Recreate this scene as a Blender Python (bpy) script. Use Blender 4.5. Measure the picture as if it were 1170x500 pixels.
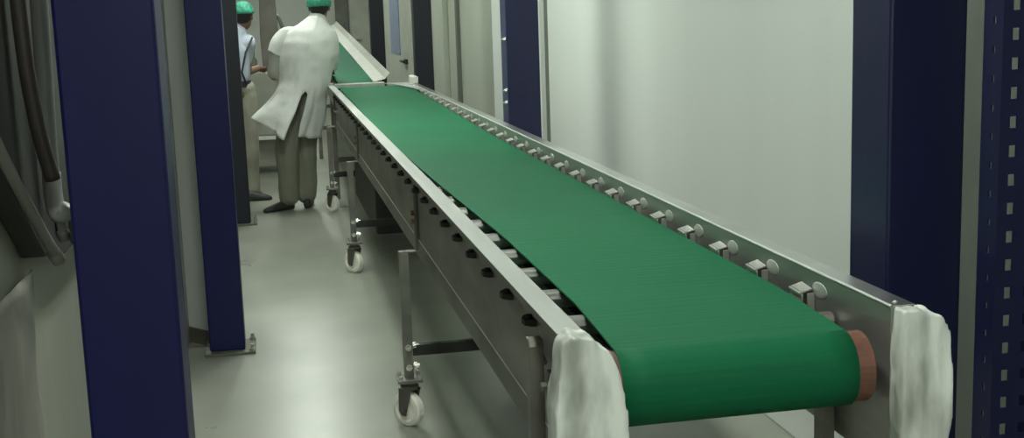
import bpy, bmesh, math, random
from mathutils import Vector, Matrix, noise

C = bpy.context.scene.collection
S = bpy.context.scene
for o in list(bpy.data.objects):
    bpy.data.objects.remove(o)
random.seed(4)

# ------------------------------------------------------------------ camera
cam_d = bpy.data.cameras.new('camera')
cam = bpy.data.objects.new('camera', cam_d)
C.objects.link(cam)
ax = Vector((0.98032927, -0.19458984, -0.03300494))
ay = Vector((0.06476842, 0.15920987, 0.9851179))
az = Vector((-0.18643922, -0.96787758, 0.16868137))
m = Matrix((ax, ay, az)).transposed().to_4x4()
m.translation = Vector((0, 0, 1.5))
cam.matrix_world = m
cam_d.sensor_fit = 'HORIZONTAL'
cam_d.sensor_width = 36
cam_d.lens = 1422.55 / 1170 * 36
cam_d.clip_start = 0.05
S.camera = cam

# ------------------------------------------------------------------ view, world
S.view_settings.view_transform = 'Standard'
S.view_settings.look = 'None'
S.view_settings.gamma = 1
S.view_settings.use_curve_mapping = False
S.view_settings.exposure = 0.0
LAMP = 40.0                       # strength of the fluorescent diffusers
LAMPS = [(-.45, 1.5), (2.9, 1.0), (6.4, 1.5), (9.9, 1.15), (13.4, 1.1), (16.9, 1.2)]
LAMP_X = 0.25
CEIL = 3.0
w = bpy.data.worlds.new('world')
S.world = w
w.use_nodes = True
w.node_tree.nodes['Background'].inputs[0].default_value = (.5, .55, .5, 1)
w.node_tree.nodes['Background'].inputs[1].default_value = .15


# ------------------------------------------------------------------ materials
def mat(name, col, rough=.5, metal=0., col2=None, scale=8., stretch=(1, 1, 1), amt=1.0, bump=0., bscale=40.,
        bstretch=(1, 1, 1), rvar=0., spec=.5, emit=0., detail=4., contrast=(.35, .65), trans=0., sss=0.):
    mt = bpy.data.materials.new(name)
    mt.use_nodes = True
    nt = mt.node_tree
    N = nt.nodes
    b = N['Principled BSDF']
    b.inputs['Base Color'].default_value = (*col, 1)
    b.inputs['Roughness'].default_value = rough
    b.inputs['Metallic'].default_value = metal
    b.inputs['Specular IOR Level'].default_value = spec
    if sss:
        b.inputs['Subsurface Weight'].default_value = sss
        b.inputs['Subsurface Radius'].default_value = (.01, .005, .003)
    if trans:
        b.inputs['Transmission Weight'].default_value = trans
    if emit:
        b.inputs['Emission Color'].default_value = (*col, 1)
        b.inputs['Emission Strength'].default_value = emit
    tc = N.new('ShaderNodeTexCoord')

    def tex(sc, st, det):
        mp = N.new('ShaderNodeMapping')
        mp.inputs['Scale'].default_value = st
        nt.links.new(tc.outputs['Object'], mp.inputs[0])
        n = N.new('ShaderNodeTexNoise')
        n.inputs['Scale'].default_value = sc
        n.inputs['Detail'].default_value = det
        nt.links.new(mp.outputs[0], n.inputs['Vector'])
        return n
    if col2 is None:
        col2 = tuple(c * .88 for c in col)
    n = tex(scale, stretch, detail)
    r = N.new('ShaderNodeValToRGB')
    r.color_ramp.elements[0].position = contrast[0]
    r.color_ramp.elements[1].position = contrast[1]
    r.color_ramp.elements[0].color = (*col, 1)
    r.color_ramp.elements[1].color = (*[a + (c - a) * amt for a, c in zip(col, col2)], 1)
    nt.links.new(n.outputs[0], r.inputs[0])
    nt.links.new(r.outputs[0], b.inputs['Base Color'])
    if rvar:
        mr = N.new('ShaderNodeMapRange')
        mr.inputs['From Min'].default_value = .15
        mr.inputs['From Max'].default_value = .85
        mr.inputs['To Min'].default_value = rough - rvar
        mr.inputs['To Max'].default_value = rough + rvar
        n3 = tex(scale * 1.7, stretch, detail)
        nt.links.new(n3.outputs[0], mr.inputs[0])
        nt.links.new(mr.outputs[0], b.inputs['Roughness'])
    if bump:
        n2 = tex(bscale, bstretch, 3)
        bp = N.new('ShaderNodeBump')
        bp.inputs['Strength'].default_value = bump
        bp.inputs['Distance'].default_value = .01
        nt.links.new(n2.outputs[0], bp.inputs['Height'])
        nt.links.new(bp.outputs[0], b.inputs['Normal'])
    return mt


M = {}
M['floor'] = mat('floor_concrete', (.215, .225, .19), .30, col2=(.34, .35, .30), scale=1.5, rvar=.05, bump=.05, bscale=2.2, detail=6, contrast=(.25, .75))
M['wall'] = mat('wall_panel_white', (.80, .83, .80), .42, col2=(.76, .79, .76), scale=3, stretch=(1, 1, .06), contrast=(.2, .8))
M['wall_g'] = mat('wall_panel_greenish', (.52, .55, .48), .45, col2=(.48, .51, .44), scale=3, stretch=(1, 1, .06), contrast=(.2, .8))
M['wall_l'] = mat('wall_left_panel', (.36, .38, .31), .5, col2=(.29, .29, .25), scale=2.2, stretch=(1, 1, .25), bump=.15, bscale=30, bstretch=(1, 1, .05))
M['wall_b'] = mat('wall_back_grey', (.62, .64, .61), .6, scale=1)
M['seam'] = mat('seam_dark', (.16, .17, .15), .6)
M['ceil'] = mat('ceiling_paint', (.55, .56, .52), .7)
M['kerb'] = mat('kerb_grey', (.13, .13, .10), .6)
M['blue'] = mat('blue_paint', (.009, .010, .070), .42, col2=(.011, .012, .080), spec=.3, scale=5, stretch=(1, 1, .2), bump=.05, bscale=25)
M['blue_n'] = mat('blue_paint_dark', (.008, .009, .046), .36, col2=(.010, .012, .055), scale=5, stretch=(1, 1, .2), bump=.05, bscale=25)
M['black_blue'] = mat('blackish_paint', (.006, .007, .018), .45)
M['blue_m'] = mat('blue_paint_mid', (.020, .022, .088), .4)
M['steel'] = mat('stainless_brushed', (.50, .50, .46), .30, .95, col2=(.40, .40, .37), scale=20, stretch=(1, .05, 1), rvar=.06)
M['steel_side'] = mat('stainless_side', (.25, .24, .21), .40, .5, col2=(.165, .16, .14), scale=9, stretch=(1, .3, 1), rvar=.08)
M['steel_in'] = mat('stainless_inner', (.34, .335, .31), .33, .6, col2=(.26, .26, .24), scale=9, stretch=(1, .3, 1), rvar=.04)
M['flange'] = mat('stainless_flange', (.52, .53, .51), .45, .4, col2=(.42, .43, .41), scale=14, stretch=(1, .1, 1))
M['dark_steel'] = mat('dark_steel', (.05, .05, .045), .5, .6)
M['roller'] = mat('zinc_roller', (.48, .48, .45), .32, .9)
M['zinc'] = mat('zinc_bracket', (.52, .52, .48), .35, .5)
M['glint'] = mat('painted_glint', (.60, .60, .56), .38, .5)
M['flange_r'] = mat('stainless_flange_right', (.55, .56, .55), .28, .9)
M['bead'] = mat('polished_edge', (.9, .9, .88), .35, .3)
M['wall_shade'] = mat('wall_painted_shade', (.15, .165, .145), .5)
M['wall_s'] = mat('streaky_grey_panel', (.42, .43, .39), .4, col2=(.22, .22, .20), scale=9, stretch=(1, 1, .12))
M['fork'] = mat('caster_fork_steel', (.16, .155, .135), .4, .7)
M['guide'] = mat('worn_guide_sheet', (.40, .40, .36), .5, .4)
M['cab_p'] = mat('hood_panel_grey', (.06, .062, .054), .55, col2=(.04, .04, .036), scale=7)
M['belt'] = mat('green_belt', (.007, .128, .055), .62, col2=(.009, .140, .061), scale=3, bump=.22, bscale=60, bstretch=(.06, 1, 1), spec=.15)
M['belt_edge'] = mat('belt_edge_pale', (.30, .38, .32), .6)
M['belt2'] = mat('green_belt_far', (.007, .125, .062), .6, scale=3, spec=.15)
M['drum'] = mat('drum_rust', (.25, .105, .075), .5, .2, col2=(.17, .08, .06), scale=30)
M['drum_l'] = mat('drum_lagging_grey', (.30, .25, .22), .4, .5)
M['wrap'] = mat('white_foam_wrap', (.93, .95, .92), .36, col2=(.38, .40, .36), scale=12, stretch=(1, 1, .35), contrast=(.44, .68), bump=.5, bscale=28, bstretch=(1, 1, .5))
M['caster'] = mat('caster_nylon', (.88, .86, .78), .45)
M['rust'] = mat('rusty_bolt', (.25, .13, .08), .6, .3)
M['bright_bolt'] = mat('bright_bolt', (.8, .8, .76), .25, .9)
M['coat'] = mat('white_coat_cloth', (.74, .75, .73), .85, col2=(.64, .65, .63), scale=6, bump=.6, bscale=9)
M['trouser'] = mat('khaki_trousers', (.21, .22, .17), .85, col2=(.19, .195, .155), scale=8, stretch=(1, 1, .3), bump=.4, bscale=14)
M['skin'] = mat('skin', (.24, .125, .085), .55, sss=.1)
M['glove'] = mat('sleeve_guard', (.36, .36, .33), .6)
M['hair'] = mat('black_hair', (.012, .010, .010), .6)
M['cap'] = mat('green_cap', (.06, .40, .26), .6, col2=(.03, .22, .15), scale=45, bump=.5, bscale=60)
M['shoe'] = mat('dark_shoe', (.022, .021, .018), .5)
M['shirt'] = mat('light_blue_shirt', (.50, .55, .66), .8)
M['dark_cloth'] = mat('dark_cloth', (.03, .03, .035), .8)
M['trouser2'] = mat('pale_trousers', (.34, .33, .27), .85)
M['mach'] = mat('machine_grey', (.34, .35, .30), .5, col2=(.25, .25, .21), scale=3)
M['mach_b'] = mat('machine_brown', (.20, .185, .16), .55, col2=(.13, .12, .10), scale=4)
M['cab'] = mat('dark_cabinet', (.035, .034, .03), .6, col2=(.02, .02, .018), scale=5)
M['pipe'] = mat('grey_plastic_pipe', (.16, .165, .15), .4)
M['pipe_b'] = mat('brown_hose', (.035, .028, .024), .55)
M['arm'] = mat('grey_rim', (.22, .22, .195), .5)
M['film'] = mat('plastic_film', (.24, .225, .19), .45, col2=(.36, .35, .31), scale=6, stretch=(1, 1, .35), bump=.6, bscale=9, bstretch=(1, 1, .4))
M['poster'] = mat('blue_panel', (.24, .28, .42), .4)
M['door'] = mat('door_pale', (.52, .54, .48), .45)
M['white'] = mat('white_plastic', (.80, .81, .77), .4)
M['housing'] = mat('lamp_housing', (.7, .7, .68), .5)
M['smudge'] = mat('grey_smudged', (.23, .235, .215), .6, col2=(.14, .14, .13), scale=5)


# ------------------------------------------------------------------ helpers
def obj(name, bm, m, parent=None, smooth=False, bevel=0.):
    me = bpy.data.meshes.new(name)
    bm.normal_update()
    bm.to_mesh(me)
    bm.free()
    o = bpy.data.objects.new(name, me)
    C.objects.link(o)
    if m is not None:
        me.materials.append(m if not isinstance(m, str) else M[m])
    if smooth:
        for p in me.polygons:
            p.use_smooth = True
    if bevel:
        bv = o.modifiers.new('bevel', 'BEVEL')
        bv.width = bevel
        bv.segments = 2
        bv.limit_method = 'ANGLE'
    if parent is not None:
        o.parent = parent
        o.matrix_parent_inverse = Matrix.Translation(parent.matrix_world.translation).inverted() if False else parent.matrix_basis.inverted() if parent.parent is None else Matrix()
    return o


def tag(o, label, cat, group=None):
    o['label'] = label
    o['category'] = cat
    if group:
        o['group'] = group
    return o


def thing(name, label, cat, loc=(0, 0, 0), group=None):
    o = bpy.data.objects.new(name, None)
    o.empty_display_size = .1
    C.objects.link(o)
    o.location = loc
    return tag(o, label, cat, group)


def struct(name, bm, m, bevel=0.):
    o = obj(name, bm, m, bevel=bevel)
    o['kind'] = 'structure'
    return o


def bx(bm, x0, x1, y0, y1, z0, z1):
    vs = [bm.verts.new(p) for p in ((x0, y0, z0), (x1, y0, z0), (x1, y1, z0), (x0, y1, z0),
                                    (x0, y0, z1), (x1, y0, z1), (x1, y1, z1), (x0, y1, z1))]
    for f in ((3, 2, 1, 0), (4, 5, 6, 7), (0, 1, 5, 4), (1, 2, 6, 5), (2, 3, 7, 6), (3, 0, 4, 7)):
        bm.faces.new([vs[i] for i in f])
    return vs


def box(*a):
    bm = bmesh.new()
    bx(bm, *a)
    return bm


def prism(bm, pts, axis, a, b):
    """extrude a closed 2-D outline along an axis (0 x, 1 y, 2 z)"""
    def P(u, v, t):
        return {0: (t, u, v), 1: (u, t, v), 2: (u, v, t)}[axis]
    A = [bm.verts.new(P(u, v, a)) for u, v in pts]
    B = [bm.verts.new(P(u, v, b)) for u, v in pts]
    n = len(pts)
    fs = [bm.faces.new(A), bm.faces.new(list(reversed(B)))]
    for i in range(n):
        j = (i + 1) % n
        fs.append(bm.faces.new((A[j], A[i], B[i], B[j])))
    bmesh.ops.recalc_face_normals(bm, faces=fs)


def lathe(bm, p0, p1, prof, seg=20):
    """prof = [(t along p0->p1 in metres, radius)...]; closed with caps"""
    p0 = Vector(p0)
    p1 = Vector(p1)
    d = (p1 - p0).normalized()
    u = d.orthogonal().normalized()
    v = d.cross(u)
    rings = []
    for t, r in prof:
        c = p0 + d * t
        if r < 1e-6:
            rings.append([bm.verts.new(c)])
        else:
            rings.append([bm.verts.new(c + (u * math.cos(2 * math.pi * k / seg) + v * math.sin(2 * math.pi * k / seg)) * r) for k in range(seg)])
    fs = []
    for a, b in zip(rings, rings[1:]):
        for k in range(seg):
            k2 = (k + 1) % seg
            if len(a) == 1 and len(b) == 1:
                continue
            if len(a) == 1:
                fs.append(bm.faces.new((a[0], b[k], b[k2])))
            elif len(b) == 1:
                fs.append(bm.faces.new((a[k], a[k2], b[0])))
            else:
                fs.append(bm.faces.new((a[k], a[k2], b[k2], b[k])))
    if len(rings[0]) > 1:
        fs.append(bm.faces.new(rings[0]))
    if len(rings[-1]) > 1:
        fs.append(bm.faces.new(rings[-1]))
    bmesh.ops.recalc_face_normals(bm, faces=fs)


def cyl(bm, p0, p1, r, seg=20):
    L = (Vector(p1) - Vector(p0)).length
    lathe(bm, p0, p1, [(0, r), (L, r)], seg)


def tube(bm, pts, r, seg=12):
    """bent round tube through points"""
    pts = [Vector(p) for p in pts]
    rings = []
    for i, p in enumerate(pts):
        d = (pts[min(i + 1, len(pts) - 1)] - pts[max(i - 1, 0)]).normalized()
        if i == 0:
            u = d.orthogonal().normalized()
        else:
            u = (u - d * u.dot(d)).normalized()
        v = d.cross(u)
        rr = r[i] if isinstance(r, (list, tuple)) else r
        rings.append([bm.verts.new(p + (u * math.cos(2 * math.pi * k / seg) + v * math.sin(2 * math.pi * k / seg)) * rr) for k in range(seg)])
    fs = []
    for a, b in zip(rings, rings[1:]):
        for k in range(seg):
            k2 = (k + 1) % seg
            fs.append(bm.faces.new((a[k], a[k2], b[k2], b[k])))
    fs.append(bm.faces.new(rings[0]))
    fs.append(bm.faces.new(rings[-1]))
    bmesh.ops.recalc_face_normals(bm, faces=fs)


def smooth_path(pts, n=6):
    pts = [Vector(p) for p in pts]
    out = []
    P = [pts[0]] + pts + [pts[-1]]
    for i in range(1, len(P) - 2):
        for k in range(n):
            t = k / n
            a, b, c, d = P[i - 1], P[i], P[i + 1], P[i + 2]
            out.append(.5 * ((2 * b) + (c - a) * t + (2 * a - 5 * b + 4 * c - d) * t * t + (3 * b - a - 3 * c + d) * t ** 3))
    out.append(pts[-1])
    return out


# ------------------------------------------------------------------ the room
XL, XR, YF, YB = -.45, 1.75, -1.6, 20.0
struct('floor', box(XL - .1, XR + .1, YF, YB + .1, -.1, 0), 'floor')
struct('ceiling', box(XL - .1, XR + .1, YF, YB + .1, CEIL, CEIL + .1), 'ceil')
struct('wall_left', box(XL - .1, XL, YF, YB, 0, CEIL), 'wall_l')
struct('wall_back', box(XL - .1, XR + .1, YB, YB + .1, 0, CEIL), 'wall_b')
struct('wall_front', box(XL - .1, XR + .1, YF - .1, YF, 0, CEIL), 'wall_b')
struct('wall_right', box(XR, XR + .1, YF, YB, 0, CEIL), 'wall_g')
# insulated white panels fixed on the right wall, with a strip of painted shade beside them
struct('trim_1', box(XR - .045, XR, 3.30, 7.50, 0, CEIL), 'wall', bevel=.006)
struct('wall_shade_strip', box(XR - .04, XR, -1.5, 3.29, 0, CEIL), 'wall_shade')  # grey colour stands in for shade on this stretch of wall
struct('trim_10', box(XL, XL + .022, 4.2, 5.87, 0, CEIL), 'wall_s')
struct('trim_2', box(XR - .012, XR, 7.50, 7.74, 0, CEIL), 'seam')
struct('trim_3', box(XR - .045, XR, 7.74, 9.4, 0, CEIL), 'wall', bevel=.006)
struct('trim_4', box(XR - .03, XR, 11.25, 11.35, 0, CEIL), 'seam')
struct('trim_5', box(XR - .05, XR, 12.0, 12.12, 0, CEIL), 'wall_g', bevel=.006)
struct('trim_6', box(XR - .04, XR, 13.4, 14.5, 0, CEIL), 'wall', bevel=.006)
# slanted white panel with its dark kerb behind the second left-hand column
bm = bmesh.new()
prism(bm, [(-.452, 6.00), (-.452, 5.90), (-.330, 5.745), (-.330, 5.88)], 2, 0, CEIL)
struct('trim_7', bm, 'wall')
bm = bmesh.new()
prism(bm, [(-.427, 5.868), (-.427, 5.845), (-.335, 5.735), (-.3305, 5.744)], 2, 0, .07)
struct('baseboard_left', bm, 'kerb')
# back wall: pale door and a grey smudged pilaster
d1 = struct('door_1', box(1.33, 1.749, YB - .05, YB, 0, 2.3), 'door', bevel=.006)
bm = bmesh.new()
cyl(bm, (1.40, YB - .09, 1.05), (1.40, YB - .05, 1.05), .02)
cyl(bm, (1.40, YB - .08, 1.05), (1.52, YB - .08, 1.05), .012)
obj('door_handle', bm, 'steel', d1)
struct('trim_8', box(1.13, 1.33, YB - .12, YB, 0, CEIL), 'smudge', bevel=.01)
# door in the right wall with the blue panel
d2 = struct('door_2', box(XR - .05, XR, 14.7, 17.9, 0, 2.4), 'door', bevel=.006)
obj('door_pane', box(XR - .062, XR - .048, 15.9, 17.0, .93, 2.1), 'poster', d2)
bm = bmesh.new()
bx(bm, XR - .08, XR - .05, 15.15, 15.35, .84, .90)
cyl(bm, (XR - .10, 15.2, .87), (XR - .10, 15.5, .87), .015)
bx(bm, XR - .11, XR - .075, 15.19, 15.23, .855, .885)
obj('door_handle', bm, 'dark_steel', d2)

# ------------------------------------------------------------------ ceiling lights
for i, (y, k) in enumerate(LAMPS):
    lab = ['white fluorescent ceiling batten, the first one from the front wall behind the camera',
           'white fluorescent ceiling batten above the near half of the long green conveyor',
           'white fluorescent ceiling batten above the middle columns',
           'white fluorescent ceiling batten above the person in the white coat',
           'white fluorescent ceiling batten above the rising far conveyor',
           'white fluorescent ceiling batten nearest the back wall'][i]
    t = thing('ceiling_light', lab, 'light', (LAMP_X, y, CEIL), 'ceiling battens')
    bm = bmesh.new()
    prism(bm, [(LAMP_X - .15, CEIL), (LAMP_X - .13, CEIL - .06), (LAMP_X + .13, CEIL - .06), (LAMP_X + .15, CEIL)], 1, y - .62, y + .62)
    obj('housing', bm, 'housing', t)
    lm = mat('lamp_diffuser', (.92, 1.0, .90), .5, emit=LAMP * k)
    obj('diffuser', box(LAMP_X - .12, LAMP_X + .12, y - .6, y + .6, CEIL - .075, CEIL - .0601), lm, t)


# ------------------------------------------------------------------ blue columns
def column(x0, x1, y0, y1, m, label, group, bolts=False):
    t = thing('steel_column', label, 'column', ((x0 + x1) / 2, (y0 + y1) / 2, 0), group)
    obj('post', box(x0, x1, y0, y1, .012, CEIL), m, t, bevel=.006)
    obj('base_plate', box(x0 - .02, x1 + .045, y0 - .045, y1 + .04, 0, .012), 'kerb', t, bevel=.002)
    for bxx in (x0 - .008, x1 + .03):
        for by in (y0 - .025, y1 + .02):
            bm = bmesh.new()
            lathe(bm, (bxx, by, .012), (bxx, by, .05), [(0, .014), (.012, .014), (.0121, .008), (.03, .008)], 6)
            obj('anchor_bolt', bm, 'mach', t)
    if bolts:
        for z in (1.335, 1.08, 1.02):
            bm = bmesh.new()
            lathe(bm, (x0, y0 + .04, z), (x0 - .02, y0 + .04, z), [(0, .012), (.008, .011), (.0081, .006), (.018, .006)], 10)
            obj('bolt', bm, 'bright_bolt', t)
    return t


column(-.322, -.166, 2.07, 2.22, 'blue', 'wide dark blue steel column nearest the camera on the left', 'left columns')
column(-.325, -.169, 5.58, 5.73, 'blue', 'blue steel column on a bolted base plate, second along the left wall', 'left columns')
column(-.33, -.174, 9.10, 9.25, 'black_blue', 'nearly black column just behind the second left column', 'left columns')
column(1.235, 1.405, 2.33, 2.50, 'blue_n', 'broad dark blue column beside the near end of the conveyor', 'right columns')
column(1.18, 1.347, 6.12, 6.27, 'blue_m', 'blue column standing in front of the pale right wall midway along the conveyor', 'right columns', True)
column(1.155, 1.295, 9.75, 9.90, 'black_blue', 'blackish column by the far end of the green conveyor', 'right columns')
column(1.115, 1.26, 13.3, 13.45, 'black_blue', 'farthest narrow dark column beside the rising far conveyor', 'right columns')

# perforated rack upright at the right edge
t = thing('rack_upright', 'perforated blue rack upright with punched slots at the right edge', 'rack upright', (1.38, 2.13, 0))
bm = bmesh.new()
fx0, fx1, hx0, hx1 = 1.338, 1.432, 1.358, 1.372
fy0, fy1 = 2.10, 2.164
T = .003
zs = [(.11 + .0545 * k) for k in range(52)]
bx(bm, fx0, hx0, fy0, fy0 + T, 0.006, 2.98)
bx(bm, hx1, 1.398, fy0, fy0 + T, 0.006, 2.98)
bx(bm, 1.412, fx1, fy0, fy0 + T, 0.006, 2.98)
prev = 0.006
for z in zs:
    for a, b in ((hx0, hx1), (1.398, 1.412)):
        bx(bm, a, b, fy0, fy0 + T, prev, z - .011)
    prev = z + .011
for a, b in ((hx0, hx1), (1.398, 1.412)):
    bx(bm, a, b, fy0, fy0 + T, prev, 2.98)
bx(bm, fx0, fx0 + T, fy0 + T, 2.124, 0.006, 2.98)
bx(bm, fx0, fx0 + T, 2.132, fy1, 0.006, 2.98)
prev = 0.006
for z in zs:
    bx(bm, fx0, fx0 + T, 2.124, 2.132, prev, z + .02)
    prev = z + .032
bx(bm, fx0, fx0 + T, 2.124, 2.132, prev, 2.98)
bx(bm, fx1 - T, fx1, fy0 + T, fy1, 0.006, 2.98)
obj('upright_channel', bm, 'blue_n', t)
obj('foot_plate', box(1.32, 1.45, 2.08, 2.18, 0, .006), 'kerb', t)


# ------------------------------------------------------------------ long conveyor
cv = thing('belt_conveyor', 'long stainless steel conveyor with a bright green belt, on caster legs, running down the room', 'conveyor', (.79, 5.8, 0))
Y0, Y1 = 1.99, 9.55
ZT, ZB = .95, .69
# belt: closed loop, thickness 4 mm
BZ, BR, NY = .895, .070, 2.058


def lift(y):
    # the belt runs closer to the rail tops towards the tail
    t_ = max(0, min(1, (y - 5.2) / 4.0))
    return .040 * t_ * t_ * (3 - 2 * t_)

bm = bmesh.new()
loop = []
fy = 9.50
n = 60
for k in range(n + 1):
    loop.append((fy - .05 + (NY - fy + .05) * k / n, BZ))
for k in range(1, 13):
    a = math.pi / 2 + math.pi * k / 12
    loop.append((NY + BR * math.cos(a), BZ - BR + BR * math.sin(a)))
for k in range(1, n + 1):
    loop.append((NY + (fy - .05 - NY) * k / n, BZ - 2 * BR))
for k in range(1, 12):
    a = -math.pi / 2 + math.pi * k / 12
    loop.append((fy - .05 + BR * math.cos(a), BZ - BR + BR * math.sin(a)))


def belt_width(y):
    # the belt tracks a little to the right in the middle of the run
    T_ = [(1.9, .568, 1.004), (2.05, .572, 1.010), (2.40, .592, 1.035), (3.2, .594, 1.038), (4.4, .566, 1.040), (5.6, .546, 1.040), (7.5, .536, 1.038), (9.5, .530, 1.030)]
    for a, b in zip(T_, T_[1:]):
        if y <= b[0]:
            q = max(0, (y - a[0]) / (b[0] - a[0]))
            return a[1] + (b[1] - a[1]) * q, a[2] + (b[2] - a[2]) * q
    return T_[-1][1:]


N_ = len(loop)
cy_, cz_ = (NY + fy) / 2, BZ - BR
O = []
for (y, z) in loop:
    l, r = belt_width(y)
    row = []
    for j in range(9):
        s = j / 8
        row.append(bm.verts.new((l + (r - l) * s, y, z + lift(y))))
    O.append(row)
for i in range(N_):
    a, b = O[i], O[(i + 1) % N_]
    for j in range(8):
        bm.faces.new((a[j], a[j + 1], b[j + 1], b[j]))
bmesh.ops.recalc_face_normals(bm, faces=bm.faces)
belt = obj('belt', bm, 'belt', cv, smooth=False)
so = belt.modifiers.new('thickness', 'SOLIDIFY')
so.thickness = .004
so.offset = -1
for f_ in belt.data.polygons:
    f_.use_smooth = f_.center.y < NY + .02 or f_.center.y > fy - .12
# drums
for (yy, nm) in ((NY, 'head_drum'), (fy - .05, 'tail_drum')):
    bm = bmesh.new()
    R_ = BR - .0045
    DZ = BZ - BR + lift(yy)
    lathe(bm, (.548, yy, DZ), (1.045, yy, DZ), [(0, .02), (.001, R_ - .012), (.004, R_), (.493, R_), (.496, R_ - .01), (.497, .02)], 36)
    dr = obj(nm, bm, 'drum', cv, smooth=False)
    bm = bmesh.new()
    cyl(bm, (.505, yy, DZ), (1.062, yy, DZ), .014)
    obj('drum_shaft', bm, 'dark_steel', dr)
# grey lagging ring at the left end of the near drum
bm = bmesh.new()
lathe(bm, (.543, NY, BZ - BR), (.568, NY, BZ - BR), [(0, BR - .014), (.003, BR - .001), (.021, BR - .001), (.025, BR - .003)], 36)
obj('drum_lagging', bm, 'drum_l', cv, smooth=True)

# side rails: C-profile with outward flanges
IDL = [2.344 + .2385 * k for k in range(30)]


def rail(sgn, xin):
    """xin = face against the belt; flanges go outwards by 45 mm"""
    g = .0035
    o = .045
    def X(d):
        return xin + sgn * d
    # the skirt below the bend line leans slightly outwards
    prof = [(X(.007), ZB - .050), (X(0), ZB), (X(0), ZT), (X(o), ZT), (X(o), ZT - .014), (X(o - g), ZT - .014), (X(o - g), ZT - g), (X(g), ZT - g),
            (X(g), ZB), (X(.0105), ZB - .050)]
    bm = bmesh.new()
    prism(bm, prof, 1, Y0, Y1)
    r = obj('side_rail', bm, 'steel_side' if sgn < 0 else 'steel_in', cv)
    bm = bmesh.new()
    bx(bm, min(X(-.001), X(o + .001)), max(X(-.001), X(o + .001)), Y0, Y1, ZT, ZT + .0015)
    f = obj('rail_flange', bm, 'flange' if sgn < 0 else 'flange_r', r)
    f['label'] = 'bright worn top flange'
    bm = bmesh.new()
    if sgn > 0:
        cyl(bm, (X(.001), Y0, ZT + .0005), (X(.001), Y1, ZT + .0005), .0028, 8)
    else:
        cyl(bm, (X(g), Y0, ZB), (X(g), Y1, ZB), .0022, 8)
    obj('rail_bead', bm, 'bead', r)
    return r


railL = rail(-1, .500)
railR = rail(1, 1.065)
proto = None
for k, y in enumerate(IDL):
    # tab on the outside of the left plate
    yy = y + .045
    if proto is None:
        bm = bmesh.new()
        pts = [(0, -.032), (-.014, -.030), (-.024, -.016), (-.026, .004), (-.018, .022), (-.006, .030), (0, .030)]
        prism(bm, pts, 2, -.006, .006)
        cyl(bm, (-.011, 0, .005), (-.011, 0, .012), .007, 10)
        tb = obj('mounting_tab', bm, 'dark_steel', None)
        proto = tb
        T_ = tb
    else:
        T_ = proto.copy()
        C.objects.link(T_)
    T_.parent = railL
    T_.location = (.4995, yy, .875)
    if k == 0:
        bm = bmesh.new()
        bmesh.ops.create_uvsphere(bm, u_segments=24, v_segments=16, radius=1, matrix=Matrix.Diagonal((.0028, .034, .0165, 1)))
        Bp = obj('rail_glint', bm, 'glint', None, smooth=True)  # pale flat domes stand in for bracket reflections in the rail plate
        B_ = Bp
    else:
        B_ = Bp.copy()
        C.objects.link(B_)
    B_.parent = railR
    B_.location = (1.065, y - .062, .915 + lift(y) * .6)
# idlers with their brackets
idp = None
for k, y in enumerate(IDL):
    if idp is None:
        bm = bmesh.new()
        lathe(bm, (.512, 0, .868), (1.056, 0, .868), [(0, .008), (.016, .008), (.0161, .0205), (.028, .0205), (.500, .0205), (.512, .0205), (.5121, .008), (.544, .008)], 20)
        idr = obj('idler_roller', bm, 'roller', None, smooth=False)
        # bent steel brackets: right one stands up beside the belt edge, left one is a flat strap
        bm = bmesh.new()
        prism(bm, [(-.034, .872), (-.036, .900), (-.030, .909), (.014, .911), (.032, .880), (.026, .862)], 0, 1.038, 1.041)
        bm2 = bmesh.new()
        bx(bm, 1.049, 1.064, -.040, -.036, .862, .905)
        vs = [(1.034, -.034, .903), (1.063, -.030, .910), (1.063, .020, .914), (1.034, .020, .905)]
        a = [bm.verts.new(v) for v in vs]
        b = [bm.verts.new((v[0], v[1], v[2] + .003)) for v in vs]
        fs = [bm.faces.new(a[::-1]), bm.faces.new(b)] + [bm.faces.new((a[i], a[(i + 1) % 4], b[(i + 1) % 4], b[i])) for i in range(4)]
        bmesh.ops.recalc_face_normals(bm, faces=bm.faces)
        bm2.free()
        brk = obj('bracket', bm, 'zinc', None)
        bm = bmesh.new()
        prism(bm, [(.022, .846), (.022, .880), (.040, .880), (.040, .876), (.026, .876), (.026, .846)], 0, .502, .56)
        bx(bm, .502, .505, -.03, .03, .845, .885)
        brl = obj('bracket', bm, 'dark_steel', None)
        idp = (idr, brk, brl)
        cs = idp
    else:
        cs = [q.copy() for q in idp]
        for q in cs:
            C.objects.link(q)
    cs[0].parent = cv
    cs[0].location = (0 - cv.location.x, y - cv.location.y, lift(y))
    for q in cs[1:]:
        q.parent = cs[0]
        q.location = (0, 0, 0)
# dark slider bed under the belt between the rails
bm = bmesh.new()
bx(bm, .62, .96, 2.20, 9.3, .825, .84)
for yy in [2.5 + .954 * k for k in range(8)]:
    bx(bm, .504, 1.062, yy - .015, yy + .015, .79, .825)
obj('bed_frame', bm, 'dark_steel', cv)

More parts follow.
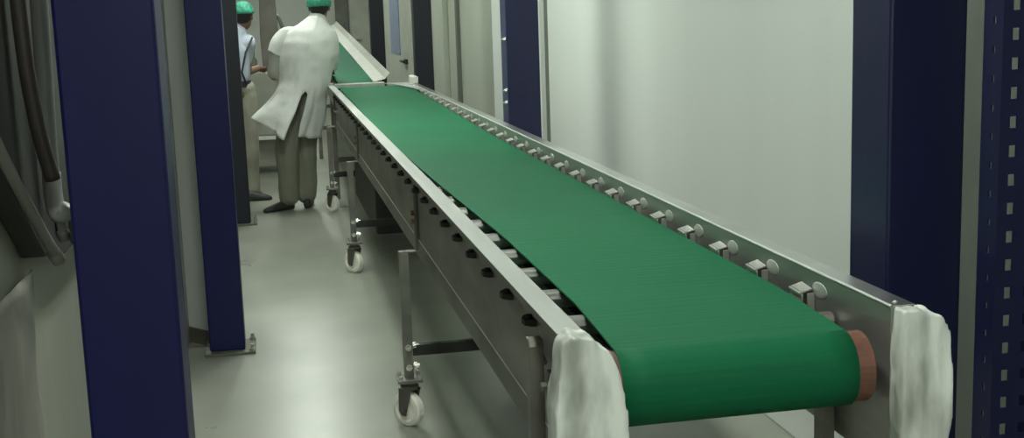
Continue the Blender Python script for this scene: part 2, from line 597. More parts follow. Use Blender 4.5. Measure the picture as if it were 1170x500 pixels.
# legs with casters
def caster(x, y, leg, ang=.72):
    bm = bmesh.new()
    lathe(bm, (x, y, .140), (x, y, .172), [(0, .030), (.01, .034), (.016, .034), (.02, .026), (.034, .026)], 20)
    for s in (-1, 1):
        prism(bm, [(y - .030, .145), (y + .03, .145), (y + .034, .06), (y + .022, .042), (y + .0, .042)], 0, x + s * .026 - .002, x + s * .026 + .002)
    cyl(bm, (x - .034, y + .01, .0645), (x + .034, y + .01, .0645), .008, 12)
    rz = Matrix.Translation((x, y, 0)) @ Matrix.Rotation(ang, 4, 'Z') @ Matrix.Translation((-x, -y, 0))
    bmesh.ops.transform(bm, matrix=rz, verts=bm.verts)
    obj('caster_fork', bm, 'fork', leg, bevel=.001)
    bm = bmesh.new()
    lathe(bm, (x - .021, y + .01, .0645), (x + .021, y + .01, .0645),
          [(0, .020), (.004, .020), (.006, .040), (0.0, .046), (.003, .060), (.009, .0645), (.033, .0645), (.039, .060), (.042, .046), (.036, .040), (.038, .020), (.042, .020)], 36)
    bmesh.ops.transform(bm, matrix=rz, verts=bm.verts)
    o = obj('caster_wheel', bm, 'caster', leg)
    o['label'] = 'off-white nylon wheel'


def stand(y, casters=True, xs=(.44, 1.125)):
    for s, x in zip((-1, 1), xs):
        bm = bmesh.new()
        if casters:
            bx(bm, x - .017, x + .017, y - .015, y + .015, .185, .645)
            bx(bm, x - .045, x + .045, y - .045, y + .045, .172, .185)
            # strap that bolts the leg to the side plate
            # head plate and strap that bolt the leg to the side plate
            if s < 0:
                bx(bm, x - .017, .488, y - .015, y + .015, .645, .651)
                bx(bm, .484, .496, y - .016, y + .016, .653, .885)
            else:
                bx(bm, 1.076, x + .02, y - .03, y + .03, .645, .653)
                bx(bm, 1.0695, 1.08, y - .016, y + .016, .653, .885)
        else:
            prism(bm, [(y - .018, 0), (y + .018, 0), (y + .018, .872), (y + .010, .886), (y - .010, .886), (y - .018, .872)], 0, x - .014, x + .014)
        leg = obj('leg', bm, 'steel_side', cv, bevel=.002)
        if casters:
            caster(x, y, leg)
            bl = []
            for zz in (.225, .30):
                bl.append(((x + .017, y - .001, zz), (x + .04, y - .001, zz), [(0, .016), (.012, .016), (.0121, .009), (.023, .009)], 'bright_bolt'))
                bl.append(((x, y - .017, zz), (x, y - .034, zz), [(0, .013), (.008, .013), (.0081, .008), (.017, .008)], 'bright_bolt'))
            for dx, dy in ((-.034, -.034), (.034, -.034), (.034, .034), (-.034, .034)):
                bl.append(((x + dx, y + dy, .185), (x + dx, y + dy, .2), [(0, .009), (.012, .009)], 'bright_bolt'))
            if s < 0:
                for zz in (.755, .785):
                    bl.append(((.484, y, zz), (.471, y, zz), [(0, .010), (.010, .010)], 'rust'))
            for a, b, pf, mm in bl:
                bm = bmesh.new()
                lathe(bm, a, b, pf, 6)
                obj('bolt', bm, mm, leg)
    if casters:
        obj('cross_bar', box(xs[0] + .017, xs[1] - .017, y - .014, y + .014, .265, .305), 'dark_steel', cv, bevel=.002)
    return


stand(4.36)
stand(7.15)
stand(9.45)
stand(2.22, False, (.462, 1.048))
# slotted adjuster on the near post
bm = bmesh.new()
tube(bm, [(.49, 2.335, .845), (.488, 2.30, .838), (.487, 2.25, .826)], .006)
obj('tension_screw', bm, 'bright_bolt', cv, smooth=True)
bm = bmesh.new()
bx(bm, .478, .4995, 2.10, 2.19, .79, .83)
lathe(bm, (.478, 2.15, .81), (.455, 2.15, .81), [(0, .016), (.01, .016), (.0101, .009), (.02, .009)], 6)
lathe(bm, (.4995, 2.08, .74), (.47, 2.08, .74), [(0, .018), (.01, .018), (.0101, .009), (.028, .009)], 6)
obj('bearing_block', bm, 'steel_side', cv)
bm = bmesh.new()
lathe(bm, (.4995, 9.13, .79), (.47, 9.13, .79), [(0, .028), (.008, .028), (.0081, .014), (.028, .014)], 14)
obj('bright_bolt', bm, 'bright_bolt', cv)
# dark box added to deepen the shade under the far half of the conveyor
bm = bmesh.new()
bx(bm, .60, 1.03, 7.45, 9.20, .16, .60)
for yy in (7.6, 9.05):
    bx(bm, .506, 1.059, yy - .02, yy + .02, .60, .64)
dv = obj('shade_box', bm, 'cab', cv, bevel=.006)
# little white box on the far outer side of the right rail, end strip, corner plate
obj('junction_box', box(1.07, 1.112, 9.28, 9.54, .952, 1.005), 'white', cv, bevel=.008)
bm = bmesh.new()
prism(bm, [(9.555, .925), (9.555, .952), (9.575, .960), (9.64, .955), (9.64, .925)], 0, .505, .885)
cyl(bm, (.47, 9.585, .958), (.50, 9.585, .958), .008)
o = obj('transfer_strip', bm, 'flange', cv)
bm = bmesh.new()
prism(bm, [(.885, 9.62), (.945, 9.45), (1.030, 8.9), (1.05, 8.6), (1.064, 8.6), (1.064, 9.60)], 2, .940, .946)
for yy in (8.9, 9.3):
    bx(bm, 1.045, 1.0645, yy, yy + .03, .90, .940)
obj('corner_guide', bm, 'flange', cv)


# white foam wraps over the near rail ends
def wrap(name, outline, y0, y1, lab, seed):
    bm = bmesh.new()
    prism(bm, outline, 1, y0, y1)
    bmesh.ops.triangulate(bm, faces=bm.faces)
    me = bpy.data.meshes.new('tmp')
    bm.to_mesh(me)
    bm.free()
    o = bpy.data.objects.new('tmp', me)
    C.objects.link(o)
    r = o.modifiers.new('r', 'REMESH')
    r.mode = 'VOXEL'
    r.voxel_size = .0055
    s = o.modifiers.new('s', 'SMOOTH')
    s.iterations = 9
    dg = bpy.context.evaluated_depsgraph_get()
    me2 = bpy.data.meshes.new_from_object(o.evaluated_get(dg))
    bpy.data.objects.remove(o)
    me2.name = name
    for v in me2.vertices:
        p = v.co
        q = Vector((p.x * 16 + seed, p.y * 16, p.z * 9))
        d = noise.noise(q) * .005 + noise.noise(q * 3) * .0028
        # wound folds: mostly vertical creases
        d += .0022 * math.sin(p.x * 190 + 2.5 * noise.noise(Vector((p.x * 5, 0, p.z * 8 + seed))))
        v.co = p + v.normal * (d - .003)
    me2.materials.clear()
    me2.materials.append(M['wrap'])
    for f in me2.polygons:
        f.use_smooth = True
    ob = bpy.data.objects.new(name, me2)
    C.objects.link(ob)
    ob.parent = cv
    ob.matrix_parent_inverse = cv.matrix_basis.inverted()
    ob['label'] = lab
    return ob


wrap('end_wrap', [(.448, .952), (.466, .962), (.494, .958), (.525, .935), (.548, .895), (.560, .84), (.566, .77), (.566, .66), (.430, .66), (.428, .77), (.438, .87)], 1.925, 1.995, 'lumpy white foam wrap around the left rail end', 3)
wrap('end_wrap', [(1.068, .955), (1.125, .948), (1.152, .930), (1.164, .90), (1.168, .80), (1.164, .69), (1.145, .645), (1.10, .640), (1.075, .68), (1.066, .74)], 1.945, 2.015, 'white foam wrap with a grey smear around the right rail end', 11)

# ------------------------------------------------------------------ far rising conveyor
c2 = thing('belt_conveyor', 'second green-belted conveyor rising away from the far end of the long one', 'conveyor', (.64, 13, 0))
YA, YE, SL = 9.66, 16.4, .053


def zc(y):
    return .945 + (y - 9.66) * SL


def slab(bm, x0, z0, x1, z1, th=.004):
    """sloping strip between two long edges (z offsets above the belt line)"""
    vs = []
    for y in (YA, YE):
        for x, z in ((x0, z0), (x1, z1)):
            vs.append((x, y, zc(y) + z))
    a = [bm.verts.new(v) for v in (vs[0], vs[1], vs[3], vs[2])]
    b = [bm.verts.new((v.co.x, v.co.y, v.co.z - th)) for v in a]
    fs = [bm.faces.new(a), bm.faces.new(b[::-1])] + [bm.faces.new((a[i], b[i], b[(i + 1) % 4], a[(i + 1) % 4])) for i in range(4)]
    bmesh.ops.recalc_face_normals(bm, faces=fs)


bm = bmesh.new()
slab(bm, .54, .006, .812, .006, .006)
slab(bm, .54, -.10, .812, -.10, .006)
obj('belt', bm, 'belt2', c2)
for yy in (YA + .05, YE - .05):
    bm = bmesh.new()
    cyl(bm, (.53, yy, zc(yy) - .05), (.85, yy, zc(yy) - .05), .048, 28)
    obj('drum', bm, 'steel', c2, smooth=False)
bm = bmesh.new()
slab(bm, .812, .012, .90, .034)
slab(bm, .90, .034, .94, .075)
obj('side_guide', bm, 'guide', c2)
bm = bmesh.new()
for x in (.495, .855):
    for y_a in (0,):
        v = []
        A = [(x, YA, zc(YA) - .16), (x + .035, YA, zc(YA) - .16), (x + .035, YA, zc(YA) + .0), (x, YA, zc(YA) + .0)]
        B = [(x, YE, zc(YE) - .16), (x + .035, YE, zc(YE) - .16), (x + .035, YE, zc(YE) + .0), (x, YE, zc(YE) + .0)]
        A = [bm.verts.new(p) for p in A]
        B = [bm.verts.new(p) for p in B]
        fs = [bm.faces.new(A), bm.faces.new(B[::-1])] + [bm.faces.new((A[i], B[i], B[(i + 1) % 4], A[(i + 1) % 4])) for i in range(4)]
        bmesh.ops.recalc_face_normals(bm, faces=fs)
obj('side_frame', bm, 'steel', c2)
for yy in (10.1, 13, 16):
    for x in (.495, .855):
        obj('leg', box(x - .002, x + .037, yy - .02, yy + .02, 0, zc(yy) - .155), 'steel_side', c2, bevel=.002)
    obj('cross_bar', box(.532, .853, yy - .015, yy + .015, .30, .34), 'steel_side', c2)

# ------------------------------------------------------------------ things at the left edge
# dark wall cabinet, pipes, bracket arm, film
t = thing('machine_hood', 'dark hood with a slanting lower edge on the left wall, behind the grey pipe', 'machine hood', (-.43, 2.6, 1.1))
bm = bmesh.new()
prism(bm, [(1.55, 1.60), (1.80, 1.43), (1.95, 1.325), (2.13, 1.20), (2.31, 1.085), (2.52, 1.05), (3.6, 1.03), (3.6, 2.7), (1.55, 2.7)], 0, -.449, -.408)
obj('hood_body', bm, 'cab', t, bevel=.004)
bm = bmesh.new()
bx(bm, -.408, -.403, 2.44, 3.5, 1.10, 2.62)
obj('hood_panel', bm, 'cab_p', t, bevel=.003)
bm = bmesh.new()
tube(bm, smooth_path([(-.402, 1.66, 1.53), (-.400, 1.83, 1.415), (-.398, 1.948, 1.325), (-.396, 2.036, 1.262), (-.394, 2.132, 1.199), (-.392, 2.225, 1.139), (-.390, 2.315, 1.085)], 6), .0095, 12)
o = obj('rim', bm, 'arm', t, smooth=True)
o['label'] = 'curved pale grey metal rim'
bm = bmesh.new()
lathe(bm, (-.392, 2.30, 1.094), (-.388, 2.335, 1.07), [(0, .009), (.004, .013), (.034, .013), (.040, .009)], 14)
obj('rim_end', bm, 'arm', t, smooth=True)
t = thing('plastic_pipe', 'thin grey plastic pipe running down to a white elbow beside the blue column', 'pipe', (-.378, 2.3, 1.1))
bm = bmesh.new()
tube(bm, smooth_path([(-.372, 2.32, 2.99), (-.374, 2.32, 1.9), (-.380, 2.32, 1.5), (-.386, 2.32, 1.30), (-.386, 2.32, 1.22)], 5), .0155, 16)
obj('pipe_run', bm, 'pipe', t, smooth=True)
bm = bmesh.new()
tube(bm, smooth_path([(-.386, 2.32, 1.235), (-.386, 2.32, 1.19), (-.381, 2.318, 1.162), (-.368, 2.315, 1.160), (-.357, 2.315, 1.172)], 5), .0165, 16)
obj('elbow', bm, mat('elbow_grey', (.34, .35, .32), .4), t, smooth=True)
bm = bmesh.new()
lathe(bm, (-.360, 2.315, 1.172), (-.352, 2.315, 1.10), [(0, .011), (.02, .011), (.021, .008), (.045, .008), (.046, .012), (.066, .010), (.072, .006)], 14)
obj('valve', bm, 'pipe', t, smooth=True)
bm = bmesh.new()
lathe(bm, (-.378, 2.317, 1.155), (-.373, 2.317, 1.105), [(0, .008), (.025, .008), (.026, .011), (.045, .009)], 14)
obj('drain_nipple', bm, 'pipe', t, smooth=True)
bm = bmesh.new()
tube(bm, smooth_path([(-.385, 2.18, 2.99), (-.388, 2.18, 1.9), (-.388, 2.18, 1.5), (-.380, 2.19, 1.34), (-.366, 2.21, 1.235)], 6), .013, 12)
tag(obj('hose', bm, 'pipe_b', None, smooth=True), 'thick dark brown hose curving down at the extreme left edge', 'hose')
# wrinkled film hanging on the wall at the bottom left
bm = bmesh.new()
rows = []
for i in range(30):
    z = .35 + .71 * i / 29
    row = []
    for j in range(22):
        y = 1.70 + .62 * j / 21 + .03 * noise.noise(Vector((0, j * .3, i * .2)))
        x = -.436 + .010 * noise.noise(Vector((7, y * 9, z * 4))) + .004 * noise.noise(Vector((3, y * 30, z * 9)))
        row.append(bm.verts.new((x, y, z)))
    rows.append(row)
for a, b in zip(rows, rows[1:]):
    for j in range(21):
        bm.faces.new((a[j], a[j + 1], b[j + 1], b[j]))
film = obj('plastic_film', bm, 'film', None, smooth=True)
sm = film.modifiers.new('thick', 'SOLIDIFY')
sm.thickness = .003
tag(film, 'wrinkled brownish plastic sheet hanging on the left wall at the bottom corner', 'plastic sheet')

# ------------------------------------------------------------------ machine in the background
t = thing('packing_machine', 'grey packing machine with a brown upright, left of the person in the white coat', 'machine', (.02, 12.3, 0))
obj('body', box(-.20, .20, 12.0, 12.8, .36, .97), 'mach', t, bevel=.02)
obj('shelf', box(-.22, .24, 11.93, 12.85, .33, .36), 'white', t, bevel=.004)
obj('base_cabinet', box(-.16, .12, 12.05, 12.7, .06, .33), 'mach', t, bevel=.01)
bm = bmesh.new()
for xx in (-.14, .10):
    for yy in (12.1, 12.65):
        cyl(bm, (xx, yy, 0), (xx, yy, .06), .02)
obj('feet', bm, 'dark_steel', t)
bm = bmesh.new()
prism(bm, [(-.02, .97), (.13, .97), (.145, 1.3), (.13, 1.85), (-.01, 1.85), (-.03, 1.3)], 1, 12.3, 12.5)
obj('upright', bm, 'mach_b', t, bevel=.01)
bm = bmesh.new()
tube(bm, smooth_path([(.18, 12.4, .97), (.20, 12.3, 1.25), (.16, 12.3, 1.45), (.10, 12.4, 1.5)], 5), .018)
obj('hose', bm, 'pipe', t, smooth=True)
bm = bmesh.new()
lathe(bm, (-.12, 12.15, .97), (-.12, 12.15, 1.2), [(0, .05), (.1, .05), (.13, .03), (.2, .03), (.23, .045)], 20)
obj('hopper', bm, 'mach_b', t, smooth=True)


# ------------------------------------------------------------------ people
def cap_(bm, p0, p1, r0, r1, seg=14):
    p0 = Vector(p0)
    p1 = Vector(p1)
    L = max((p1 - p0).length, 1e-4)
    if L < 2e-4:
        p1 = p0 + Vector((0, 0, 1e-3))
        L = 1e-3
    prof = []
    for k in range(0, 6):
        a = math.pi / 2 * k / 5
        prof.append((-r0 * math.cos(a), r0 * math.sin(a)))
    for k in range(0, 6):
        a = math.pi / 2 * k / 5
        prof.append((L + r1 * math.sin(a), r1 * math.cos(a)))
    prof[0] = (-r0, 0)
    prof[-1] = (L + r1, 0)
    lathe(bm, p0, p1, prof, seg)


def ell(bm, c, r, rot=None, seg=20):
    mtx = Matrix.Translation(Vector(c))
    if rot is not None:
        mtx = mtx @ rot.to_4x4()
    mtx = mtx @ Matrix.Diagonal((r[0], r[1], r[2], 1))
    bmesh.ops.create_uvsphere(bm, u_segments=seg, v_segments=12, radius=1, matrix=mtx)


def fuse(name, bm, m, vox, it=4, parent=None, disp=None):
    me = bpy.data.meshes.new('tmp')
    bm.to_mesh(me)
    bm.free()
    o = bpy.data.objects.new('tmp', me)
    C.objects.link(o)
    r = o.modifiers.new('r', 'REMESH')
    r.mode = 'VOXEL'
    r.voxel_size = vox
    s = o.modifiers.new('s', 'SMOOTH')
    s.iterations = it
    dg = bpy.context.evaluated_depsgraph_get()
    me2 = bpy.data.meshes.new_from_object(o.evaluated_get(dg))
    bpy.data.objects.remove(o)
    me2.name = name
    if disp:
        for v in me2.vertices:
            v.co = v.co + v.normal * disp(v.co)
    me2.materials.clear()
    me2.materials.append(M[m])
    for f in me2.polygons:
        f.use_smooth = True
    ob = bpy.data.objects.new(name, me2)
    C.objects.link(ob)
    if parent is not None:
        ob.parent = parent
        ob.matrix_parent_inverse = parent.matrix_basis.inverted()
    return ob


def hand(bm, wr, d, palm_n, side, curl=.5, L=.17):
    """five-fingered hand: wrist, direction, palm normal, side (thumb direction)"""
    wr, d, n_, s_ = Vector(wr), Vector(d).normalized(), Vector(palm_n).normalized(), Vector(side).normalized()
    pc = wr + d * L * .5
    for q in (-.028, -.010, .010, .028):
        cap_(bm, wr + s_ * q * .6, pc + s_ * q, .013, .011, 10)
    lens = [.062, .074, .080, .070]
    for i, q in enumerate((-.030, -.010, .010, .030)):
        p = pc + s_ * q
        dd = d
        for j, f in enumerate((.45, .32, .23)):
            ang = curl * (.5 + j * .5)
            dd = (dd * math.cos(ang) + n_ * math.sin(ang)).normalized()
            p2 = p + dd * lens[i] * f
            cap_(bm, p, p2, .0088 - j * .0008, .0082 - j * .0008, 8)
            p = p2
    p = wr + d * L * .16 + s_ * .026
    p2 = p + (d * .6 + s_ * .7).normalized() * .038
    cap_(bm, p, p2, .012, .010, 8)
    cap_(bm, p2, p2 + (d * .9 + s_ * .25 + n_ * .3).normalized() * .032, .010, .008, 8)


def head(bm, c, fwd, tilt=0, s=1.0):
    """head with face; fwd = facing direction in plan"""
    f = Vector(fwd).normalized()
    r = Vector((f.y, -f.x, 0)).normalized()
    u = r.cross(f).normalized()
    c = Vector(c)
    rot = Matrix((r, f, u)).transposed()

    def P(a, b, cc):
        return c + (r * a + f * b + u * cc) * s
    ell(bm, P(0, -.008, .022), (.076 * s, .094 * s, .090 * s), rot)
    ell(bm, P(0, .030, -.045), (.054 * s, .058 * s, .068 * s), rot)
    ell(bm, P(0, .058, -.092), (.024 * s, .022 * s, .018 * s), rot)       # chin
    cap_(bm, P(0, .088, .005), P(0, .103, -.028), .009 * s, .013 * s, 10)  # nose
    cap_(bm, P(-.018, .083, -.062), P(.018, .083, -.062), .008 * s, .008 * s, 8)   # lips
    for q in (-1, 1):
        cap_(bm, P(q * .014, .086, .022), P(q * .048, .078, .020), .009 * s, .008 * s, 8)  # brow
        ell(bm, P(q * .031, .078, .000), (.014 * s, .010 * s, .010 * s), rot, 10)
        ell(bm, P(q * .078, -.008, -.012), (.009 * s, .020 * s, .032 * s), rot, 12)      # ear


def shoe(parent, heel, toe, h=.075):
    heel, toe = Vector(heel), Vector(toe)
    bm = bmesh.new()
    d = (toe - heel)
    L = d.length
    d.normalize()
    s = Vector((d.y, -d.x, 0))
    rings = []
    for k, (t_, wd, hh) in enumerate(((0, .026, .055), (.05, .034, .078), (.25, .036, .082), (.45, .038, .066), (.7, .046, .048), (.88, .042, .038), (1, .020, .022))):
        c = heel + d * L * t_
        ring = []
        for a in range(14):
            an = 2 * math.pi * a / 14
            ring.append(bm.verts.new(c + s * wd * math.cos(an) * (1.0 if math.sin(an) < 0 else .85) + Vector((0, 0, max(0, hh / 2 + (hh / 2) * 1.15 * math.sin(an))))))
        rings.append(ring)
    for a, b in zip(rings, rings[1:]):
        for k in range(14):
            bm.faces.new((a[k], a[(k + 1) % 14], b[(k + 1) % 14], b[k]))
    bm.faces.new(rings[0])
    bm.faces.new(rings[-1])
    bmesh.ops.recalc_face_normals(bm, faces=bm.faces)
    o = obj('shoe', bm, 'shoe', parent, smooth=True)
    sb = o.modifiers.new('sub', 'SUBSURF')
    sb.levels = 1
    sb.render_levels = 1
    return o


def interp(tb, t):
    t = max(0, min(1, t)) * (len(tb) - 1)
    i = min(int(t), len(tb) - 2)
    f = t - i
    return [a + (b - a) * f for a, b in zip(tb[i], tb[i + 1])]


# ---- person in the white coat
p1 = thing('person', 'person in a white coat and green hair net, back turned, leaning over the far conveyor', 'person', (.2, 9.68, 0))
bm = bmesh.new()
nk, ch, pv = (.415, 9.745, 1.43), (.335, 9.72, 1.22), (.21, 9.67, .88)
cap_(bm, pv, (.26, 9.68, 1.02), .085, .09)
cap_(bm, (.26, 9.68, 1.02), ch, .115, .13)
cap_(bm, (.22, 9.71, 1.30), (.47, 9.755, 1.28), .075, .075)
cap_(bm, ch, (.385, 9.735, 1.34), .13, .08)
cap_(bm, nk, (.43, 9.77, 1.49), .052, .050)
head(bm, (.437, 9.79, 1.545), (.25, 1, -.12), s=.98)
# arms
SL_, EL, WL = (.160, 9.705, 1.325), (.068, 9.70, 1.035), (.285, 9.86, 1.06)
SR_, ER, WR = (.50, 9.765, 1.285), (.492, 9.90, 1.08), (.50, 10.13, 1.045)
cap_(bm, SL_, EL, .052, .040)
cap_(bm, EL, WL, .040, .026)
cap_(bm, SR_, ER, .050, .040)
cap_(bm, ER, WR, .040, .026)
hand(bm, WL, (.9, .42, -.10), (0, 0, -1), (-.42, .9, 0), .35)
hand(bm, WR, (.12, .96, -.20), (0, 0, -1), (-.96, .12, 0), .3)
# legs
HL, KL, AL = (.160, 9.67, .83), (.125, 9.655, .47), (.118, 9.70, .09)
HR, KR, AR = (.285, 9.70, .83), (.275, 9.73, .47), (.255, 9.77, .09)
for a, b, c_ in ((HL, KL, AL), (HR, KR, AR)):
    cap_(bm, a, b, .068, .052)
    cap_(bm, b, c_, .050, .030)
cap_(bm, AL, (.03, 9.655, .026), .028, .018)
cap_(bm, AR, (.272, 9.88, .026), .028, .018)
fuse('body', bm, 'skin', .006, 3, p1)
# trousers
bm = bmesh.new()
cap_(bm, (.200, 9.695, .88), (.265, 9.695, .88), .106, .110)
cap_(bm, (.235, 9.70, .92), (.26, 9.70, 1.0), .106, .106)
for a, b, c_, s in ((HL, KL, AL, 1), (HR, KR, AR, .95)):
    cap_(bm, a, b, .095 * s, .088 * s)
    cap_(bm, b, Vector(c_) + Vector((0, 0, .015)), .088 * s, .080 * s)


def fold(v):
    return .012 * noise.noise(Vector((v.x * 9, v.y * 9, v.z * 3.0))) + .006 * noise.noise(Vector((v.x * 20, v.y * 20, v.z * 9)))


tr = fuse('trousers', bm, 'trouser', .010, 4, p1, fold)
shoe(p1, (.150, 9.72, 0), (-.085, 9.60, 0))
shoe(p1, (.250, 9.69, 0), (.285, 9.97, 0))
# coat: lofted shell, open slit at the back, slanting hem
rows = [(.410, 1.470, .060, .062), (.380, 1.408, .120, .100), (.338, 1.360, .205, .130), (.325, 1.28, .232, .160), (.322, 1.18, .232, .172),
        (.308, 1.08, .208, .168), (.290, .98, .196, .165), (.252, .87, .198, .175), (.212, .77, .222, .190), (.168, .67, .244, .200), (.135, .57, .252, .200)]
bm = bmesh.new()
NS, NA = 44, 64
grid = []
for i in range(NS + 1):
    t_ = i / NS
    cx, z, hw, hd = interp(rows, t_)
    cy = 9.68 + .055 * (1 - t_) + .02 * max(0, t_ - .5)
    row = []
    for j in range(NA + 1):
        # starts and ends at the back slit (-y side), slightly right of centre
        a0 = -math.pi / 2 + .10
        a = a0 + 2 * math.pi * j / NA
        ca, sa = math.cos(a), math.sin(a)
        fl = max(0, t_ - .45) / .55
        r_ = 1 + .05 * fl * math.sin(5 * a + 1.2 + 2 * t_) + .028 * noise.noise(Vector((ca * 3, sa * 3, z * 7)))
        r_ += .045 * noise.noise(Vector((ca * 1.6 + z * 4, sa * 1.6, z * 3 + ca * 3)))
        r_ += .022 * (1 - abs(noise.noise(Vector((ca * 2 + z * 6, sa * 2, z * 5 - ca * 4)))) * 4)
        r_ += .03 * max(0, math.sin(z * 26 - ca * 4.5 + 3 * noise.noise(Vector((ca * 2, sa, z * 4))))) ** 3 * max(0, 1 - abs(z - 1.05) / .3)
        x = cx + hw * ca * r_
        y = cy + hd * sa * r_
        zz = z
        # hem: highest at the left, lowest just left of the slit
        if fl > 0:
            zz += fl ** 2 * (.16 * max(0, -ca) ** 1.2 - .02 * max(0, ca))
            if j < NA * .08:
                x += fl * .05 * (1 - j / (NA * .08))
                zz += fl * .01
                y += fl * .02
            if j > NA * .92:
                x -= fl * .06 * (j / NA - .92) / .08
                y -= fl * .06 * (j / NA - .92) / .08
        row.append(bm.verts.new((x, y, zz)))
    grid.append(row)
for i in range(NS):
    for j in range(NA):
        bm.faces.new((grid[i][j], grid[i][j + 1], grid[i + 1][j + 1], grid[i + 1][j]))
for i in range(int(NS * .70)):
    bmesh.ops.pointmerge(bm, verts=[grid[i][0], grid[i][NA]], merge_co=(grid[i][0].co + grid[i][NA].co) / 2)
bmesh.ops.recalc_face_normals(bm, faces=bm.faces)
coat = obj('coat', bm, 'coat', p1, smooth=True)
so = coat.modifiers.new('thick', 'SOLIDIFY')
so.thickness = .006
# sleeves
def sleeve(path, rad, nm='sleeve'):
    bm = bmesh.new()
    pts = smooth_path(path, 6)
    rr = [rad[0] + (rad[1] - rad[0]) * i / (len(pts) - 1) for i in range(len(pts))]
    tube(bm, pts, rr, 24)
    for v in bm.verts:
        v.co += Vector((noise.noise(v.co * 13), noise.noise(v.co * 13 + Vector((5, 0, 0))), noise.noise(v.co * 12 + Vector((0, 9, 0))))) * .012
    return obj(nm, bm, 'coat', coat, smooth=True)


sleeve([(.235, 9.71, 1.325), (.175, 9.705, 1.335), (.125, 9.70, 1.28), (.085, 9.695, 1.195)], (.062, .066))
sleeve([(.43, 9.75, 1.29), (.492, 9.765, 1.29), (.508, 9.83, 1.19), (.495, 9.92, 1.08)], (.066, .055))
bm = bmesh.new()
gp = smooth_path([(.092, 9.70, 1.20), (.078, 9.698, 1.13), (.066, 9.70, 1.055), (.10, 9.725, 1.035), (.17, 9.78, 1.048), (.24, 9.83, 1.058)], 6)
tube(bm, gp, [.056 - .016 * i / (len(gp) - 1) for i in range(len(gp))], 20)
o = obj('sleeve_guard', bm, 'glove', p1, smooth=True)
# collar
bm = bmesh.new()
for i in range(1):
    lathe(bm, (.405, 9.742, 1.425), (.425, 9.757, 1.485), [(0, .074), (.03, .066), (.058, .060), (.058, .054), (.03, .058), (0, .066)], 28)
obj('collar', bm, 'coat', coat, smooth=True)
# hair and cap
bm = bmesh.new()
hc = Vector((.437, 9.79, 1.545))
ell(bm, hc + Vector((-.004, -.022, .008)), (.080, .090, .082))
ell(bm, hc + Vector((-.012, -.055, -.035)), (.058, .044, .045))
obj('hair', bm, 'hair', p1, smooth=True)
bm = bmesh.new()
bmesh.ops.create_uvsphere(bm, u_segments=40, v_segments=24, radius=1)
for v in list(bm.verts):
    if v.co.z < -.30:
        bm.verts.remove(v)
for v in bm.verts:
    c = v.co.copy()
    k = 1 + .05 * noise.noise(c * 5) + .04 * math.sin(math.atan2(c.y, c.x) * 18) * max(0, .3 - c.z)
    v.co = hc + Vector((-.004 + c.x * .094 * k, -.018 + c.y * .108 * k, .020 + c.z * .098 * k - .004 * c.y))
cp = obj('hair_net', bm, 'cap', p1, smooth=True)
cp['label'] = 'green hair net'
so = cp.modifiers.new('t', 'SOLIDIFY')
so.thickness = .003

# ---- second worker, mostly behind the columns
p2 = thing('person', 'person in a light blue shirt and green hair net, partly hidden behind the left columns', 'person', (-.17, 10.35, 0))
ox, oy = -.245, 10.34
bm = bmesh.new()
V = lambda x, y, z: (ox + x, oy + y, z)
cap_(bm, V(0, 0, .88), V(0, 0, 1.0), .115, .105)
cap_(bm, V(0, 0, 1.0), V(0, .01, 1.2), .105, .12)
cap_(bm, V(-.08, .01, 1.28), V(.10, .01, 1.28), .06, .06)
cap_(bm, V(0, .01, 1.25), V(.02, .02, 1.40), .10, .045)
cap_(bm, V(.03, .02, 1.34), V(.09, .03, 1.44), .050, .046)
head(bm, V(.10, .04, 1.49), (.35, .94, -.1), s=.95)
cap_(bm, V(.105, .01, 1.28), V(.10, .08, 1.04), .045, .036)
cap_(bm, V(.10, .08, 1.04), V(.19, .27, 1.06), .036, .025)
hand(bm, V(.19, .27, 1.06), (.30, .95, 0), (0, 0, -1), (-1, .3, 0), .6)
cap_(bm, V(-.105, .01, 1.28), V(-.10, .10, 1.03), .045, .036)
cap_(bm, V(-.10, .10, 1.03), V(-.06, .28, 1.04), .036, .025)
hand(bm, V(-.06, .28, 1.04), (.4, .9, 0), (0, 0, -1), (1, -.3, 0), .6)
for s in (-1, 1):
    cap_(bm, V(.07 * s, 0, .84), V(.075 * s, .01, .46), .08, .055)
    cap_(bm, V(.075 * s, .01, .46), V(.08 * s, 0, .085), .052, .036)
    cap_(bm, V(.08 * s, 0, .085), V(.08 * s + .08, .04, .026), .028, .018)
fuse('body', bm, 'skin', .0065, 3, p2)
bm = bmesh.new()
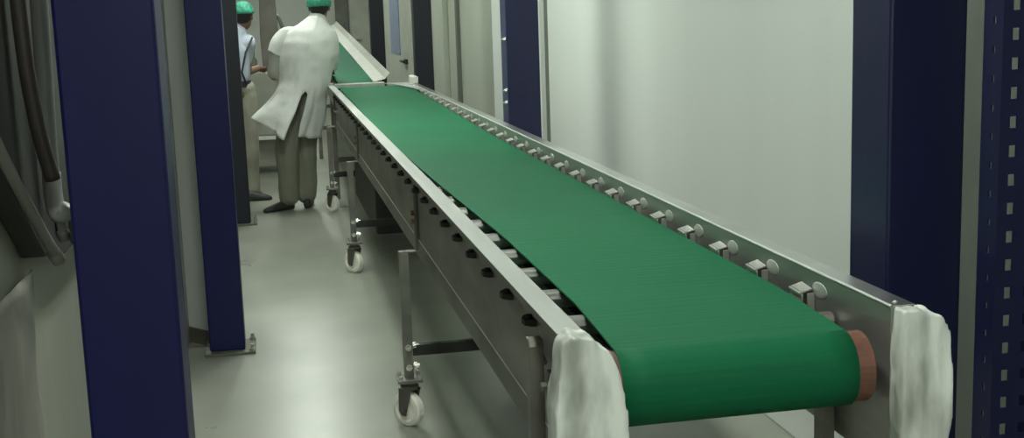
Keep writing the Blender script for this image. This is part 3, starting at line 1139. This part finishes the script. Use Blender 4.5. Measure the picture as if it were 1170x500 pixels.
cap_(bm, V(-.06, 0, .90), V(.05, 0, .90), .105, .105)
for s in (-1, 1):
    cap_(bm, V(.07 * s, 0, .84), V(.072 * s, .01, .46), .098, .082)
    cap_(bm, V(.072 * s, .01, .46), V(.075 * s, 0, .095), .082, .070)
fuse('trousers', bm, 'trouser2', .011, 4, p2, fold)
bm = bmesh.new()
cap_(bm, V(0, 0, 1.02), V(0, .01, 1.2), .128, .140)
cap_(bm, V(-.08, .01, 1.27), V(.105, .01, 1.27), .080, .078)
cap_(bm, V(0, .01, 1.2), V(.03, .015, 1.35), .14, .090)
cap_(bm, V(.115, .01, 1.27), V(.09, .05, 1.13), .060, .054)
cap_(bm, V(-.10, .01, 1.27), V(-.10, .06, 1.13), .060, .054)
sh = fuse('shirt', bm, 'shirt', .010, 4, p2, fold)
bm = bmesh.new()
tube(bm, [V(.16, -.06, 1.32), V(.10, -.12, 1.2), V(.06, -.135, 1.05), V(.09, -.12, .95)], .008)
obj('strap', bm, 'dark_cloth', sh, smooth=True)
bm = bmesh.new()
lathe(bm, V(0, 0, .925), V(0, 0, .975), [(0, .128), (.05, .128)], 28)
obj('belt', bm, 'dark_cloth', p2, smooth=False)
shoe(p2, V(-.11, -.02, 0), V(.12, .10, 0))
shoe(p2, V(.02, -.06, 0), V(.235, -.05, 0))
bm = bmesh.new()
h2 = Vector(V(.10, .04, 1.49))
ell(bm, h2 + Vector((-.01, -.018, .012)), (.078, .088, .080))
obj('hair', bm, 'hair', p2, smooth=True)
bm = bmesh.new()
bmesh.ops.create_uvsphere(bm, u_segments=36, v_segments=20, radius=1)
for v in list(bm.verts):
    if v.co.z < -.25:
        bm.verts.remove(v)
for v in bm.verts:
    c = v.co.copy()
    k = 1 + .06 * noise.noise(c * 5)
    v.co = h2 + Vector((-.006 + c.x * .092 * k, -.012 + c.y * .105 * k, .030 + c.z * .088 * k))
cp2 = obj('hair_net', bm, 'cap', p2, smooth=True)
cp2['label'] = 'green hair net'
so = cp2.modifiers.new('t', 'SOLIDIFY')
so.thickness = .003
